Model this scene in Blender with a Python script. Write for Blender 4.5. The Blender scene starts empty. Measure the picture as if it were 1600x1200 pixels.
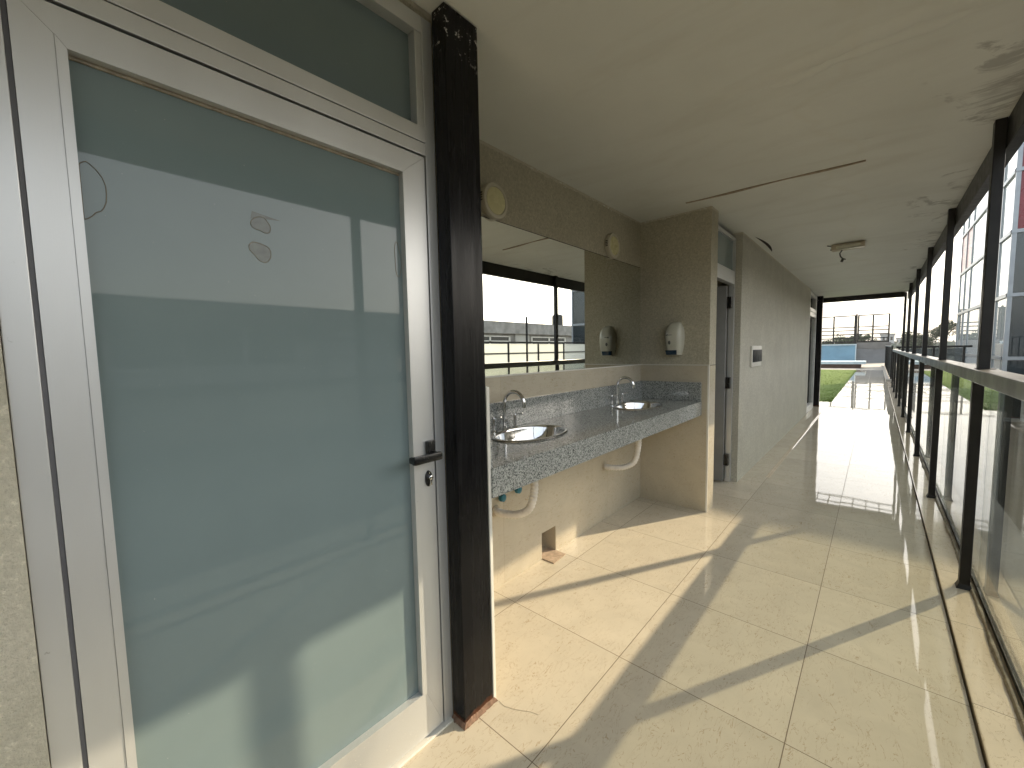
import bpy, bmesh, math, random
from mathutils import Vector, Matrix, noise
random.seed(7)
HAZE = 0.0005
sc = bpy.context.scene
C = bpy.data.collections.new("Scene objects"); sc.collection.children.link(C)

# ------------------------------------------------------------------ camera
cam_d = bpy.data.cameras.new("camera"); cam = bpy.data.objects.new("camera", cam_d); C.objects.link(cam)
r_ = Vector((0.7464139417, 0.6652175986, -0.0187556436))
d_ = Vector((0.0378942970, -0.0706237149, -0.9967829820))
f_ = Vector((-0.6644022, 0.7433020, -0.0779225))
M = Matrix((( r_.x, -d_.x, -f_.x, 0), (r_.y, -d_.y, -f_.y, 0), (r_.z, -d_.z, -f_.z, 1.32158), (0, 0, 0, 1)))
cam.matrix_world = M
cam_d.sensor_width = 36; cam_d.sensor_fit = 'HORIZONTAL'
cam_d.lens = 636.953 / 1600 * 36
cam_d.clip_start = 0.02; cam_d.clip_end = 3000
sc.camera = cam

# ------------------------------------------------------------------ sky, sun, exposure
EL, AZ = math.radians(27.0), math.radians(28.3)
sund = Vector((math.sin(AZ)*math.cos(EL), math.cos(AZ)*math.cos(EL), math.sin(EL)))
w = bpy.data.worlds.new("World"); sc.world = w; w.use_nodes = True
nt = w.node_tree; nt.nodes.clear()
sky = nt.nodes.new("ShaderNodeTexSky"); sky.sky_type = 'NISHITA'; sky.sun_disc = False
sky.sun_elevation = EL; sky.sun_rotation = AZ; sky.air_density = 1.2; sky.dust_density = 5.0; sky.ozone_density = 1.0
hs = nt.nodes.new("ShaderNodeHueSaturation"); hs.inputs['Saturation'].default_value = 0.7; hs.inputs['Value'].default_value = 2.8
bg = nt.nodes.new("ShaderNodeBackground"); bg.inputs['Strength'].default_value = 0.15
wo = nt.nodes.new("ShaderNodeOutputWorld")
gm = nt.nodes.new('ShaderNodeGamma'); gm.inputs['Gamma'].default_value = 0.5   # hazy, even sky
nt.links.new(sky.outputs[0], gm.inputs[0]); nt.links.new(gm.outputs[0], hs.inputs['Color']); nt.links.new(hs.outputs[0], bg.inputs[0]); nt.links.new(bg.outputs[0], wo.inputs[0])
sl = bpy.data.lights.new("sun", 'SUN'); sl.energy = 2.6; sl.angle = math.radians(0.53); sl.color = (1.0, 0.83, 0.57)
so = bpy.data.objects.new("sun", sl); C.objects.link(so); so.location = (10, 20, 15)
so.rotation_euler = (-sund).to_track_quat('-Z', 'Y').to_euler()
sc.view_settings.view_transform = 'Standard'; sc.view_settings.look = 'None'; sc.view_settings.gamma = 1
sc.view_settings.exposure = 1.22
sc.render.engine = 'CYCLES'
sc.cycles.max_bounces = 10; sc.cycles.diffuse_bounces = 6; sc.cycles.glossy_bounces = 6; sc.cycles.transparent_max_bounces = 24
sc.cycles.caustics_reflective = False; sc.cycles.caustics_refractive = False
sc.cycles.use_denoising = True
sc.cycles.sample_clamp_indirect = 6

# ------------------------------------------------------------------ material helpers
class NG:
    def __init__(s, name):
        s.m = bpy.data.materials.new(name); s.m.use_nodes = True; s.t = s.m.node_tree; s.t.nodes.clear()
        s.out = s.n('ShaderNodeOutputMaterial')
        s.pos = s.n('ShaderNodeNewGeometry').outputs['Position']
    def n(s, typ, **kw):
        nd = s.t.nodes.new(typ)
        for k, v in kw.items(): setattr(nd, k, v)
        return nd
    def l(s, a, b): s.t.links.new(a, b)
    def val(s, sock, v):
        if isinstance(v, bpy.types.NodeSocket): s.l(v, sock)
        elif v is not None:
            try: sock.default_value = v
            except Exception: sock.default_value = (v[0], v[1], v[2], 1)
    def math(s, op, a, b=None, c=None, clamp=False):
        nd = s.n('ShaderNodeMath', operation=op); nd.use_clamp = clamp
        s.val(nd.inputs[0], a)
        if b is not None: s.val(nd.inputs[1], b)
        if c is not None: s.val(nd.inputs[2], c)
        return nd.outputs[0]
    def noise(s, scale, detail=3, rough=.55, dist=0, vec=None, sv=None):
        nd = s.n('ShaderNodeTexNoise'); nd.inputs['Scale'].default_value = scale; nd.inputs['Detail'].default_value = detail
        nd.inputs['Roughness'].default_value = rough; nd.inputs['Distortion'].default_value = dist
        v = vec or s.pos
        if sv is not None:
            mp = s.n('ShaderNodeMapping'); mp.inputs['Scale'].default_value = sv; s.l(v, mp.inputs[0]); v = mp.outputs[0]
        s.l(v, nd.inputs['Vector']); return nd.outputs['Fac']
    def ramp(s, f, lo, hi, a=0., b=1.):
        nd = s.n('ShaderNodeMapRange'); nd.clamp = True
        s.val(nd.inputs[0], f); nd.inputs[1].default_value = lo; nd.inputs[2].default_value = hi
        nd.inputs[3].default_value = a; nd.inputs[4].default_value = b; return nd.outputs[0]
    def mix(s, f, a, b):
        nd = s.n('ShaderNodeMix', data_type='RGBA'); s.val(nd.inputs[0], f)
        for i, v in ((6, a), (7, b)):
            if isinstance(v, bpy.types.NodeSocket): s.l(v, nd.inputs[i])
            else: nd.inputs[i].default_value = (v[0], v[1], v[2], 1)
        return nd.outputs[2]
    def xyz(s, v=None):
        nd = s.n('ShaderNodeSeparateXYZ'); s.l(v or s.pos, nd.inputs[0]); return nd.outputs
    def bump(s, h, strength, dist=.01, normal=None):
        nd = s.n('ShaderNodeBump'); nd.inputs['Strength'].default_value = strength; nd.inputs['Distance'].default_value = dist
        s.l(h, nd.inputs['Height'])
        if normal: s.l(normal, nd.inputs['Normal'])
        return nd.outputs[0]
    def pbr(s, color, rough=.5, metal=0., normal=None, ior=1.5, coat=0., spec=None, emis=None, es=0):
        p = s.n('ShaderNodeBsdfPrincipled')
        s.val(p.inputs['Base Color'], color if isinstance(color, bpy.types.NodeSocket) else (color[0], color[1], color[2], 1))
        s.val(p.inputs['Roughness'], rough); s.val(p.inputs['Metallic'], metal); s.val(p.inputs['IOR'], ior)
        p.inputs['Coat Weight'].default_value = coat
        if spec is not None: s.val(p.inputs['Specular IOR Level'], spec)
        if normal: s.l(normal, p.inputs['Normal'])
        s.l(p.outputs[0], s.out.inputs[0]); return s.m

def simple(name, col, rough=.5, metal=0., var=.12, scale=6., bump=0., bscale=80., ior=1.5, spec=None):
    g = NG(name); f = g.noise(scale, 4)
    c = g.mix(g.ramp(f, .3, .7), [x*(1-var) for x in col], [min(1, x*(1+var)) for x in col])
    rr = g.ramp(g.noise(scale*2.3, 3), .3, .7, max(0, rough-.06), min(1, rough+.06))
    nm = g.bump(g.noise(bscale, 4), bump, .004) if bump else None
    return g.pbr(c, rr, metal, nm, ior, spec=spec)

# --- polished floor tile, 60 cm grid seen in the photograph
def tile_material(name, gx, gy, size, col, vein, rough, grout=(.16,.12,.08), gw=.0022, tilt=.0035, wave=.12, axes='XY', groutx=True, grouty=True):
    g = NG(name); o = g.xyz(); a = o[axes[0]]; b = o[axes[1]]
    sx, sy = size
    u = g.math('DIVIDE', g.math('SUBTRACT', a, gx), sx); v = g.math('DIVIDE', g.math('SUBTRACT', b, gy), sy)
    cu = g.math('FLOOR', u); cv = g.math('FLOOR', v)
    def edge(t, s_):
        fr = g.math('FRACT', t); e = g.math('MINIMUM', fr, g.math('SUBTRACT', 1., fr)); return g.math('MULTIPLY', e, s_)
    eu, ev = edge(u, sx), edge(v, sy)
    if not groutx: eu = g.math('ADD', eu, 10.)
    if not grouty: ev = g.math('ADD', ev, 10.)
    e = g.math('MINIMUM', eu, ev)
    gm = g.ramp(e, gw*.45, gw*.9, 1., 0.)
    cb = g.n('ShaderNodeCombineXYZ'); g.l(cu, cb.inputs[0]); g.l(cv, cb.inputs[1])
    wn = g.n('ShaderNodeTexWhiteNoise'); wn.noise_dimensions = '3D'; g.l(cb.outputs[0], wn.inputs['Vector'])
    # offset of the vein pattern tile by tile
    va = g.n('ShaderNodeVectorMath', operation='MULTIPLY_ADD'); g.l(wn.outputs['Color'], va.inputs[0]); va.inputs[1].default_value = (7, 7, 7); g.l(g.pos, va.inputs[2])
    P = va.outputs[0]
    # short diagonal brown veins
    rot = g.n('ShaderNodeMapping'); rot.inputs['Rotation'].default_value = (0, 0, math.radians(35)) if axes == 'XY' else (math.radians(35), 0, 0)
    rot.inputs['Scale'].default_value = (1., .30, 1) if axes == 'XY' else (1, .33, 1.)
    g.l(P, rot.inputs[0])
    n1 = g.noise(30, 4, .6, 1.1, rot.outputs[0])
    ridge = g.math('ABSOLUTE', g.math('SUBTRACT', n1, .5))
    patch = g.ramp(g.noise(7, 3, .5, 0, P), .30, .50)
    vf = g.math('MULTIPLY', g.ramp(ridge, .002, .012, 1., 0.), patch)
    cloud = g.ramp(g.noise(5, 4, .6, .8, P), .3, .72)
    base = g.mix(cloud, [x*.93 for x in col], [min(1, x*1.05) for x in col])
    tint = g.ramp(wn.outputs['Value'], 0, 1, .95, 1.04)
    mm = g.n('ShaderNodeMix', data_type='RGBA', blend_type='MULTIPLY'); mm.inputs[0].default_value = 1
    g.l(base, mm.inputs[6]); cc = g.n('ShaderNodeCombineColor'); [g.l(tint, cc.inputs[i]) for i in range(3)]; g.l(cc.outputs[0], mm.inputs[7])
    c = g.mix(g.math('MULTIPLY', g.math('MULTIPLY', vf, g.ramp(g.noise(40, 2, .5, 0, P), .36, .50)), .58), mm.outputs[2], vein)
    c = g.mix(gm, c, grout)
    sm = g.ramp(g.noise(3.5, 5, .65), .42, .75)   # dust and dried water
    rr = g.math('ADD', g.math('ADD', rough, g.math('MULTIPLY', sm, rough*.9)), g.math('MULTIPLY', gm, .5))
    # tiny lippage: every tile leans its own way
    geo = g.n('ShaderNodeNewGeometry')
    cen = g.n('ShaderNodeVectorMath', operation='SUBTRACT'); g.l(wn.outputs['Color'], cen.inputs[0]); cen.inputs[1].default_value = (.5, .5, .5)
    sca = g.n('ShaderNodeVectorMath', operation='SCALE'); g.l(cen.outputs[0], sca.inputs[0]); sca.inputs['Scale'].default_value = tilt
    ad = g.n('ShaderNodeVectorMath', operation='ADD'); g.l(geo.outputs['Normal'], ad.inputs[0]); g.l(sca.outputs[0], ad.inputs[1])
    no = g.n('ShaderNodeVectorMath', operation='NORMALIZE'); g.l(ad.outputs[0], no.inputs[0])
    h = g.math('SUBTRACT', g.math('MULTIPLY', g.noise(3.2, 1, .4), 1.), g.math('MULTIPLY', gm, .25))
    nm = g.bump(h, wave, .006, no.outputs[0])
    return g.pbr(c, rr, 0, nm, 1.36)

MT = {}
FT = (.60, .54, .43); VN = (.30, .19, .09)
MT['floor'] = tile_material('polished beige floor tile', -1.380, 1.5356, (.6, .6), FT, VN, .022, wave=.08)
MT['kerbtile'] = tile_material('polished beige kerb tile', 0, 1.5356, (5, .6), (.68, .58, .44), VN, .06, groutx=False)
MT['clad'] = tile_material('polished beige wall tile', 2.83, 1.19, (1.2, 9), (.56, .50, .39), VN, .09, grout=(.42,.35,.25), axes='YZ', grouty=False, gw=.0025, wave=.03)
MT['cladx'] = tile_material('polished beige wall tile side', -2.9, 1.19, (9, 9), (.54, .48, .37), VN, .09, axes='XZ', groutx=False, grouty=False, wave=.03)

def plaster(name, c1, c2, bump=.9, edge=True, sp_=.55):
    g = NG(name)
    n = g.noise(3, 5, .6); spk = g.noise(210, 3, .7)
    c = g.mix(g.ramp(n, .3, .7), c1, c2)
    c = g.mix(g.ramp(spk, .55, .75), c, [x*.80 for x in c1])
    gr = g.noise(75, 4, .75); c = g.mix(g.ramp(gr, .47, .60, 0, sp_), c, [x*.72 for x in c1]); c = g.mix(g.ramp(gr, .42, .34, 0, .6), c, [min(.8, x*1.25) for x in c2])
    st = g.noise(1.0, 6, .65, .6, sv=(1, 1, .35))
    c = g.mix(g.ramp(st, .58, .74, 0, .30), c, [x*.66 for x in c1])
    if edge:   # ceiling paint lapping raggedly on to the wall top
        z = g.xyz()[2]; jag = g.noise(16, 5, .75)
        m = g.ramp(g.math('ADD', z, g.math('MULTIPLY', jag, .05)), 2.414, 2.418)
        c = g.mix(m, c, (.60, .56, .47))
    h = g.math('ADD', g.noise(130, 5, .7), g.math('MULTIPLY', g.noise(34, 3), .6))
    return g.pbr(c, .88, 0, g.bump(h, bump, .006), 1.45, spec=.3)
MT['plaster'] = plaster('textured beige plaster', (.47, .435, .335), (.55, .515, .41))
MT['plaster2'] = plaster('textured grey beige plaster', (.50, .48, .41), (.58, .56, .48))
MT['plasterL'] = plaster('coarse pale plaster', (.52, .50, .40), (.62, .59, .49), 1.0, True, .25)

def ceiling_mat():
    g = NG('stained painted ceiling'); o = g.xyz()
    n = g.noise(1.3, 5, .6, .4); c = g.mix(g.ramp(n, .3, .72), (.75, .765, .735), (.82, .835, .805))
    streak = g.noise(2.4, 5, .6, .9, sv=(.5, 1.6, 1)); c = g.mix(g.ramp(streak, .5, .75, 0, .35), c, (.60, .585, .53))
    # damp patches that hug the outer beam
    nearb = g.ramp(o[0], .0, .34); pn = g.noise(2.6, 6, .68, 1.2)
    per = g.math('MULTIPLY', g.math('COSINE', g.math('MULTIPLY', g.math('SUBTRACT', o[1], 2.72), 2*math.pi/1.745)), .075)
    m = g.ramp(g.math('ADD', g.math('ADD', pn, per), g.math('MULTIPLY', nearb, .14)), .705, .78)
    m = g.math('MULTIPLY', m, g.ramp(o[0], -.25, .15)); c = g.mix(g.math('MULTIPLY', m, .5), c, (.21, .205, .19))
    # tide mark of an old leak, running along the slab
    wv = g.math('ADD', o[0], g.math('MULTIPLY', g.noise(.9, 4, .6), 1.1)); line = g.math('ABSOLUTE', g.math('SUBTRACT', wv, .36))
    c = g.mix(g.math('MULTIPLY', g.ramp(line, .0, .035, 1, 0), .22), c, (.72, .70, .62))
    sp = g.n('ShaderNodeTexVoronoi'); sp.inputs['Scale'].default_value = 1.7; g.l(g.pos, sp.inputs['Vector'])
    c = g.mix(g.math('MULTIPLY', g.ramp(sp.outputs['Distance'], .012, .02, 1, 0), .6), c, (.2, .18, .14))
    h = g.math('ADD', g.noise(3.2, 4, .6, .5), g.math('MULTIPLY', g.noise(60, 3), .06))
    return g.pbr(c, .6, 0, g.bump(h, .35, .02), 1.45, spec=.4)
MT['ceiling'] = ceiling_mat()

def granite():
    g = NG('grey speckled granite')
    v = g.n('ShaderNodeTexVoronoi'); v.inputs['Scale'].default_value = 230; g.l(g.pos, v.inputs['Vector'])
    wn = g.n('ShaderNodeSeparateColor'); g.l(v.outputs['Color'], wn.inputs[0])
    a = g.math('ADD', g.math('MULTIPLY', wn.outputs[0], .65), g.math('MULTIPLY', g.noise(160, 3, .7), .35))
    cr = g.n('ShaderNodeValToRGB'); g.l(a, cr.inputs[0]); e = cr.color_ramp
    e.elements[0].position = .18; e.elements[0].color = (.07, .073, .07, 1)
    e.elements[1].position = .82; e.elements[1].color = (.50, .51, .48, 1)
    for p_, c_ in ((.30, (.12, .13, .125, 1)), (.45, (.29, .305, .29, 1)), (.62, (.40, .41, .385, 1))):
        k = e.elements.new(p_); k.color = c_
    return g.pbr(cr.outputs[0], .10, 0, None, 1.54)
MT['granite'] = granite()

def aluminium():
    g = NG('satin silver aluminium')
    n = g.noise(2.2, 5, .6, sv=(1, 1, .3)); c = g.mix(g.ramp(n, .3, .7), (.60, .61, .61), (.70, .71, .71))
    sc_ = g.noise(34, 6, .75, .4); c = g.mix(g.ramp(sc_, .69, .73, 0, .5), c, (.25, .24, .21))
    dv = g.n('ShaderNodeTexVoronoi'); dv.inputs['Scale'].default_value = 95; g.l(g.pos, dv.inputs['Vector'])
    dm = g.math('MULTIPLY', g.math('MULTIPLY', g.ramp(dv.outputs['Distance'], .14, .20, 1, 0), g.ramp(g.noise(14, 3), .50, .62)), g.ramp(g.xyz()[2], .16, .22, 1, 0)); c = g.mix(g.math('MULTIPLY', dm, .7), c, (.85, .84, .8))
    s2 = g.noise(500, 2, .5, sv=(1, 1, .02)); r = g.ramp(n, .3, .7, .30, .42)
    return g.pbr(c, r, .55, g.bump(s2, .04, .001), 1.5)
MT['alu'] = aluminium()
MT['alu_pale'] = simple('painted white aluminium', (.70, .70, .67), .4, .1)  # paler and less metallic than the near door's aluminium
def black_steel():
    g = NG('brushed black gloss paint'); o = g.xyz()
    n = g.noise(26, 5, .6, sv=(1, 1, .06)); c = g.mix(g.ramp(n, .35, .7), (.005, .005, .006), (.009, .009, .010))
    rust = g.math('SUBTRACT', g.ramp(g.math('ADD', o[2], g.math('MULTIPLY', g.noise(18, 5, .7), .05)), .045, .060, 1, 0), 0.)
    c = g.mix(rust, c, g.mix(g.ramp(g.noise(70, 4), .35, .65), (.055, .018, .008), (.13, .055, .028)))
    ch = g.math('MULTIPLY', g.ramp(o[2], 2.24, 2.32), g.ramp(g.noise(42, 5, .75), .60, .63))
    c = g.mix(ch, c, (.62, .60, .56))
    r = g.math('ADD', g.ramp(n, .3, .7, .18, .34), g.math('MULTIPLY', rust, .5))
    return g.pbr(c, r, 0, g.bump(n, .03, .003), 1.5, spec=.16)
MT['black'] = black_steel()
MT['rail'] = simple('dark bronze railing paint', (.013, .012, .011), .40, .0, .3, 9, .1, 60, spec=.3)
MT['railtop'] = simple('weathered handrail paint', (.028, .028, .023), .33, .0, .1, 3, .02, 60)
MT['blackplastic'] = simple('black plastic', (.012, .012, .012), .25, 0, .2)
MT['chrome'] = simple('polished chrome', (.72, .72, .72), .06, 1., .03)
MT['steel'] = simple('polished stainless steel', (.66, .66, .65), .10, 1., .04, 12)
MT['pvc'] = simple('white pvc', (.74, .71, .66), .38, 0, .08, 14)
MT['bluevalve'] = simple('blue valve plastic', (.02, .17, .24), .35)
MT['ivory'] = simple('ivory plastic', (.60, .59, .50), .22, 0, .05)
MT['lamprim'] = simple('lamp rim plastic', (.56, .52, .42), .4, 0, .05)
MT['diffuser'] = simple('yellowed lamp diffuser', (.66, .62, .36), .28, 0, .04)
MT['navy'] = simple('dark blue translucent plastic', (.008, .030, .060), .18)
MT['navyblack'] = simple('smoked dark cover', (.012, .015, .020), .45, spec=.2)
MT['white'] = simple('white trim', (.72, .70, .64), .35, 0, .06)
MT['putty'] = simple('dirty mortar', (.36, .32, .25), .85, 0, .3, 30, .9, 60)
MT['lath'] = simple('peeling brown strip', (.33, .27, .20), .8, 0, .25, 40, .3)
MT['hole'] = simple('dark ceiling hole', (.02, .018, .015), .9)
MT['chip'] = simple('bare broken tile', (.45, .34, .25), .75, 0, .22, 40, .4)
MT['wire'] = simple('grey wire', (.07, .07, .06), .5)
MT['lampbody'] = simple('aged lamp body', (.46, .40, .30), .5, 0, .2, 20)
MT['lampglass'] = simple('grimy lamp glass', (.62, .60, .48), .2, 0, .1)
MT['plate'] = simple('grey cover plate', (.34, .33, .32), .5, 0, .1)
MT['gasket'] = simple('grey rubber gasket', (.17, .17, .18), .5)
MT['roofing'] = simple('dark roofing felt', (.06, .06, .058), .85, 0, .25)
MT['leafgrey'] = simple('grey aluminium', (.20, .20, .195), .35, .2, .1)
MT['footmortar'] = simple('rust stained mortar', (.21, .13, .09), .9, 0, .35, 60, .4)
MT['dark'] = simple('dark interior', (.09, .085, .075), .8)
MT['concrete'] = simple('weathered concrete', (.30, .29, .27), .9, 0, .28, 1.4, .3, 30)
MT['concrete2'] = simple('pale concrete', (.44, .43, .39), .85, 0, .2, 1.2, .2, 30)
MT['grey'] = simple('grey painted wall', (.20, .205, .21), .8, 0, .16, 1.2, .2, 30)
MT['greytop'] = simple('grey upper wall', (.17, .165, .155), .8, 0, .16, 2, .2, 30)
MT['blue'] = simple('light blue painted wall', (.18, .33, .44), .65, 0, .12, 1.0, .1, 30)
MT['bluecap'] = simple('pale blue coping', (.52, .62, .66), .5, 0, .08)
MT['brick'] = simple('dark brown plinth', (.10, .06, .045), .8, 0, .2)
MT['path'] = simple('pale sandy paving', (.36, .325, .265), .7, 0, .12, 2)
MT['redpanel'] = simple('dark red cladding panel', (.20, .028, .035), .3, 0, .12, 2)
MT['redpanel2'] = simple('faded pink red panel', (.50, .27, .25), .3, 0, .1, 2)
MT['mullion'] = simple('blue grey mullion', (.30, .32, .34), .35, .4, .08)
MT['bark'] = simple('bark', (.09, .07, .05), .9)
MT['tank'] = simple('black water tank', (.03, .03, .03), .5)
MT['farwall'] = simple('far building wall', (.42, .42, .42), .8)

def glassmat(name, tint, rough=.0, ior=1.5, body=None, bodyf=0., gl=(1, 1, 1)):
    g = NG(name)
    tr = g.n('ShaderNodeBsdfTransparent'); tr.inputs[0].default_value = (*tint, 1)
    src = tr.outputs[0]
    if body:
        df = g.n('ShaderNodeBsdfTranslucent' if 'frosted' in name else 'ShaderNodeBsdfDiffuse'); df.inputs[0].default_value = (*body, 1)
        mx = g.n('ShaderNodeMixShader'); mx.inputs[0].default_value = bodyf
        g.l(src, mx.inputs[1]); g.l(df.outputs[0], mx.inputs[2]); src = mx.outputs[0]
    gs = g.n('ShaderNodeBsdfGlossy'); gs.inputs['Roughness'].default_value = rough; gs.inputs[0].default_value = (*gl, 1)
    lw = g.n('ShaderNodeLayerWeight'); lw.inputs['Blend'].default_value = .5
    f0 = ((ior-1)/(ior+1))**2; fs = g.math('ADD', f0, g.math('MULTIPLY', g.math('POWER', lw.outputs['Facing'], 5.), 1-f0))
    m2 = g.n('ShaderNodeMixShader'); g.l(fs, m2.inputs[0]); g.l(src, m2.inputs[1]); g.l(gs.outputs[0], m2.inputs[2])
    g.l(m2.outputs[0], g.out.inputs[0]); return g.m
MT['glass'] = glassmat('clear railing glass', (.75, .77, .74), 0, 1.5, (.4, .4, .36), .012)
MT['tglass'] = glassmat('facade glass with painted sky', (.86, .90, .90), 0.01, 1.9, (.85, .88, .86), .50)  # white body paints the sky's reflection into the side panes
MT['tglass2'] = glassmat('dark facade glass', (.42, .48, .50), 0.01, 1.65, (.07, .09, .10), .35)
MT['bglass'] = glassmat('frosted balustrade glass', (.9, .92, .9), .05, 1.5, (.92, .92, .86), .8)
MT['winglass'] = simple('dark window glass', (.03, .035, .035), .05, 0, .1)
def frosted():
    g = NG('frosted grey green glass'); o = g.xyz()
    n = g.noise(1.7, 4, .6); c = g.mix(g.ramp(n, .3, .7), (.18, .235, .245), (.20, .26, .268))
    dust = g.noise(120, 2, .6); c = g.mix(g.ramp(dust, .77, .79, 0, .5), c, (.5, .5, .45))
    return g.pbr(c, g.math('ADD', g.ramp(n, .3, .7, .015, .035), g.ramp(g.noise(4, 6, .7, 1.0), .50, .78, 0, .10)), 0, None, 1.47)
MT['frost'] = frosted()
MT['stain'] = simple('adhesive stain', (.13, .15, .135), .12, 0, .15, 60)
MT['stainline'] = simple('adhesive rim', (.20, .18, .13), .5, 0, .2)
def mirror():
    g = NG('mirror glass'); n = g.noise(60, 4, .7)
    return g.pbr(g.mix(g.ramp(n, .70, .74, 0, .4), (.86, .88, .85), (.55, .55, .5)), .004, 1.0)
MT['mirror'] = mirror()
def grass():
    g = NG('artificial turf'); n = g.noise(3, 4); f = g.noise(240, 3, .7)
    c = g.mix(g.ramp(n, .3, .7), (.11, .165, .022), (.14, .20, .035)); c = g.mix(g.ramp(f, .35, .7), c, (.15, .22, .05))
    return g.pbr(c, .85, 0, g.bump(f, .8, .02), 1.4, spec=.2)
MT['grass'] = grass()
def leafm(name, a, b):
    g = NG(name); n = g.noise(1.1, 3)
    return g.pbr(g.mix(g.ramp(n, .35, .65), a, b), .7, 0, None, 1.4, spec=.25)
MT['leaf'] = leafm('dark foliage', (.025, .040, .018), (.055, .075, .035))
MT['leaf2'] = leafm('haze tinted foliage', (.05, .07, .05), (.09, .11, .08))  # paler, greyer green paints distance haze into the leaves
MT['ground'] = simple('courtyard and city ground', (.16, .155, .13), .9, 0, .35, .06)

# ------------------------------------------------------------------ geometry helpers
def nb(): return bmesh.new()
def box(bm, x0, x1, y0, y1, z0, z1, bev=0.):
    r = bmesh.ops.create_cube(bm, size=1.0)
    vs = r['verts']
    for v in vs:
        v.co = Vector((x0 + (v.co.x+.5)*(x1-x0), y0 + (v.co.y+.5)*(y1-y0), z0 + (v.co.z+.5)*(z1-z0)))
    if bev > 0:
        es = list({e for v in vs for e in v.link_edges})
        bmesh.ops.bevel(bm, geom=es, offset=bev, segments=2, profile=.6, affect='EDGES', clamp_overlap=True)
    return bm
def B(x0, x1, y0, y1, z0, z1, bev=0.): return box(nb(), x0, x1, y0, y1, z0, z1, bev)
def tube(bm, pts, rad, seg=12, cap=True):
    """swept tube; rad a number or list"""
    pts = [Vector(p) for p in pts]; n = len(pts); rings = []
    rr = rad if isinstance(rad, (list, tuple)) else [rad]*n
    up = Vector((0, 0, 1)); prevn = None
    for i, p in enumerate(pts):
        t = (pts[min(i+1, n-1)] - pts[max(i-1, 0)]).normalized()
        if prevn is None:
            a = up if abs(t.dot(up)) < .9 else Vector((1, 0, 0))
            nrm = (a - t*a.dot(t)).normalized()
        else: nrm = (prevn - t*prevn.dot(t)).normalized()
        prevn = nrm; bn = t.cross(nrm)
        rings.append([bm.verts.new(p + (nrm*math.cos(2*math.pi*k/seg) + bn*math.sin(2*math.pi*k/seg))*rr[i]) for k in range(seg)])
    for a, b in zip(rings, rings[1:]):
        for k in range(seg): bm.faces.new((a[k], a[(k+1) % seg], b[(k+1) % seg], b[k]))
    if cap: bm.faces.new(rings[0][::-1]); bm.faces.new(rings[-1])
    return bm
def lathe(bm, cen, axis, prof, seg=40, sx=1., sy=1., close=True):
    """prof: list of (radius, height along axis); axis 'X','Y','Z'"""
    cen = Vector(cen); rings = []
    for r, h in prof:
        ring = []
        for k in range(seg):
            a = 2*math.pi*k/seg; u, v = r*sx*math.cos(a), r*sy*math.sin(a)
            o = {'Z': (u, v, h), 'X': (h, u, v), 'Y': (u, h, v)}[axis]
            ring.append(bm.verts.new(cen + Vector(o)))
        rings.append(ring)
    for a, b in zip(rings, rings[1:]):
        for k in range(seg): bm.faces.new((a[k], a[(k+1) % seg], b[(k+1) % seg], b[k]))
    if close:
        bm.faces.new(rings[0][::-1]); bm.faces.new(rings[-1])
    return bm
def arc(c, r, a0, a1, n, f): return [f(c, r, a0 + (a1-a0)*i/n) for i in range(n+1)]

def obj(name, bm, mat, parent=None, smooth=False):
    me = bpy.data.meshes.new(name)
    bmesh.ops.recalc_face_normals(bm, faces=bm.faces[:])
    if parent is not None:
        off = parent['_w'] if '_w' in parent.keys() else (0, 0, 0)
        bmesh.ops.translate(bm, verts=bm.verts[:], vec=-Vector(off))
    bm.to_mesh(me); bm.free(); me.materials.append(MT[mat] if isinstance(mat, str) else mat)
    if smooth:
        for p in me.polygons: p.use_smooth = True
        try: me.set_sharp_from_angle(angle=math.radians(38))
        except Exception: pass
    o = bpy.data.objects.new(name, me); C.objects.link(o)
    if parent is not None:
        o.parent = parent; o['_w'] = off
    return o
def thing(name, label, cat, loc=(0, 0, 0), group=None):
    o = bpy.data.objects.new(name, None); o.empty_display_size = .1; C.objects.link(o); o.location = loc
    o['_w'] = tuple(loc); o['label'] = label; o['category'] = cat
    if group: o['group'] = group
    return o
def tag(o, label, cat, group=None):
    o['label'] = label; o['category'] = cat
    if group: o['group'] = group
    return o
def struct(name, bm, mat): o = obj(name, bm, mat); o['kind'] = 'structure'; return o
def stuff(o, label=None):
    o['kind'] = 'stuff'
    return o
def solo(name, bm, mat, label, cat, group=None, smooth=False): return tag(obj(name, bm, mat, None, smooth), label, cat, group)
def kids(o): return [c for c in list(C.objects) if c.parent == o]
def dup(root, delta, label):
    r = root.copy(); C.objects.link(r); r.location = Vector(root.location) + Vector(delta); r['label'] = label
    for ch in kids(root):
        c = ch.copy(); C.objects.link(c); c.parent = r
        for gch in kids(ch):
            d = gch.copy(); C.objects.link(d); d.parent = c
    return r

XW, YR, ZC, XS = -1.541, 3.431, 2.407, -.98     # vanity wall, return wall, ceiling, corridor wall

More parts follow.
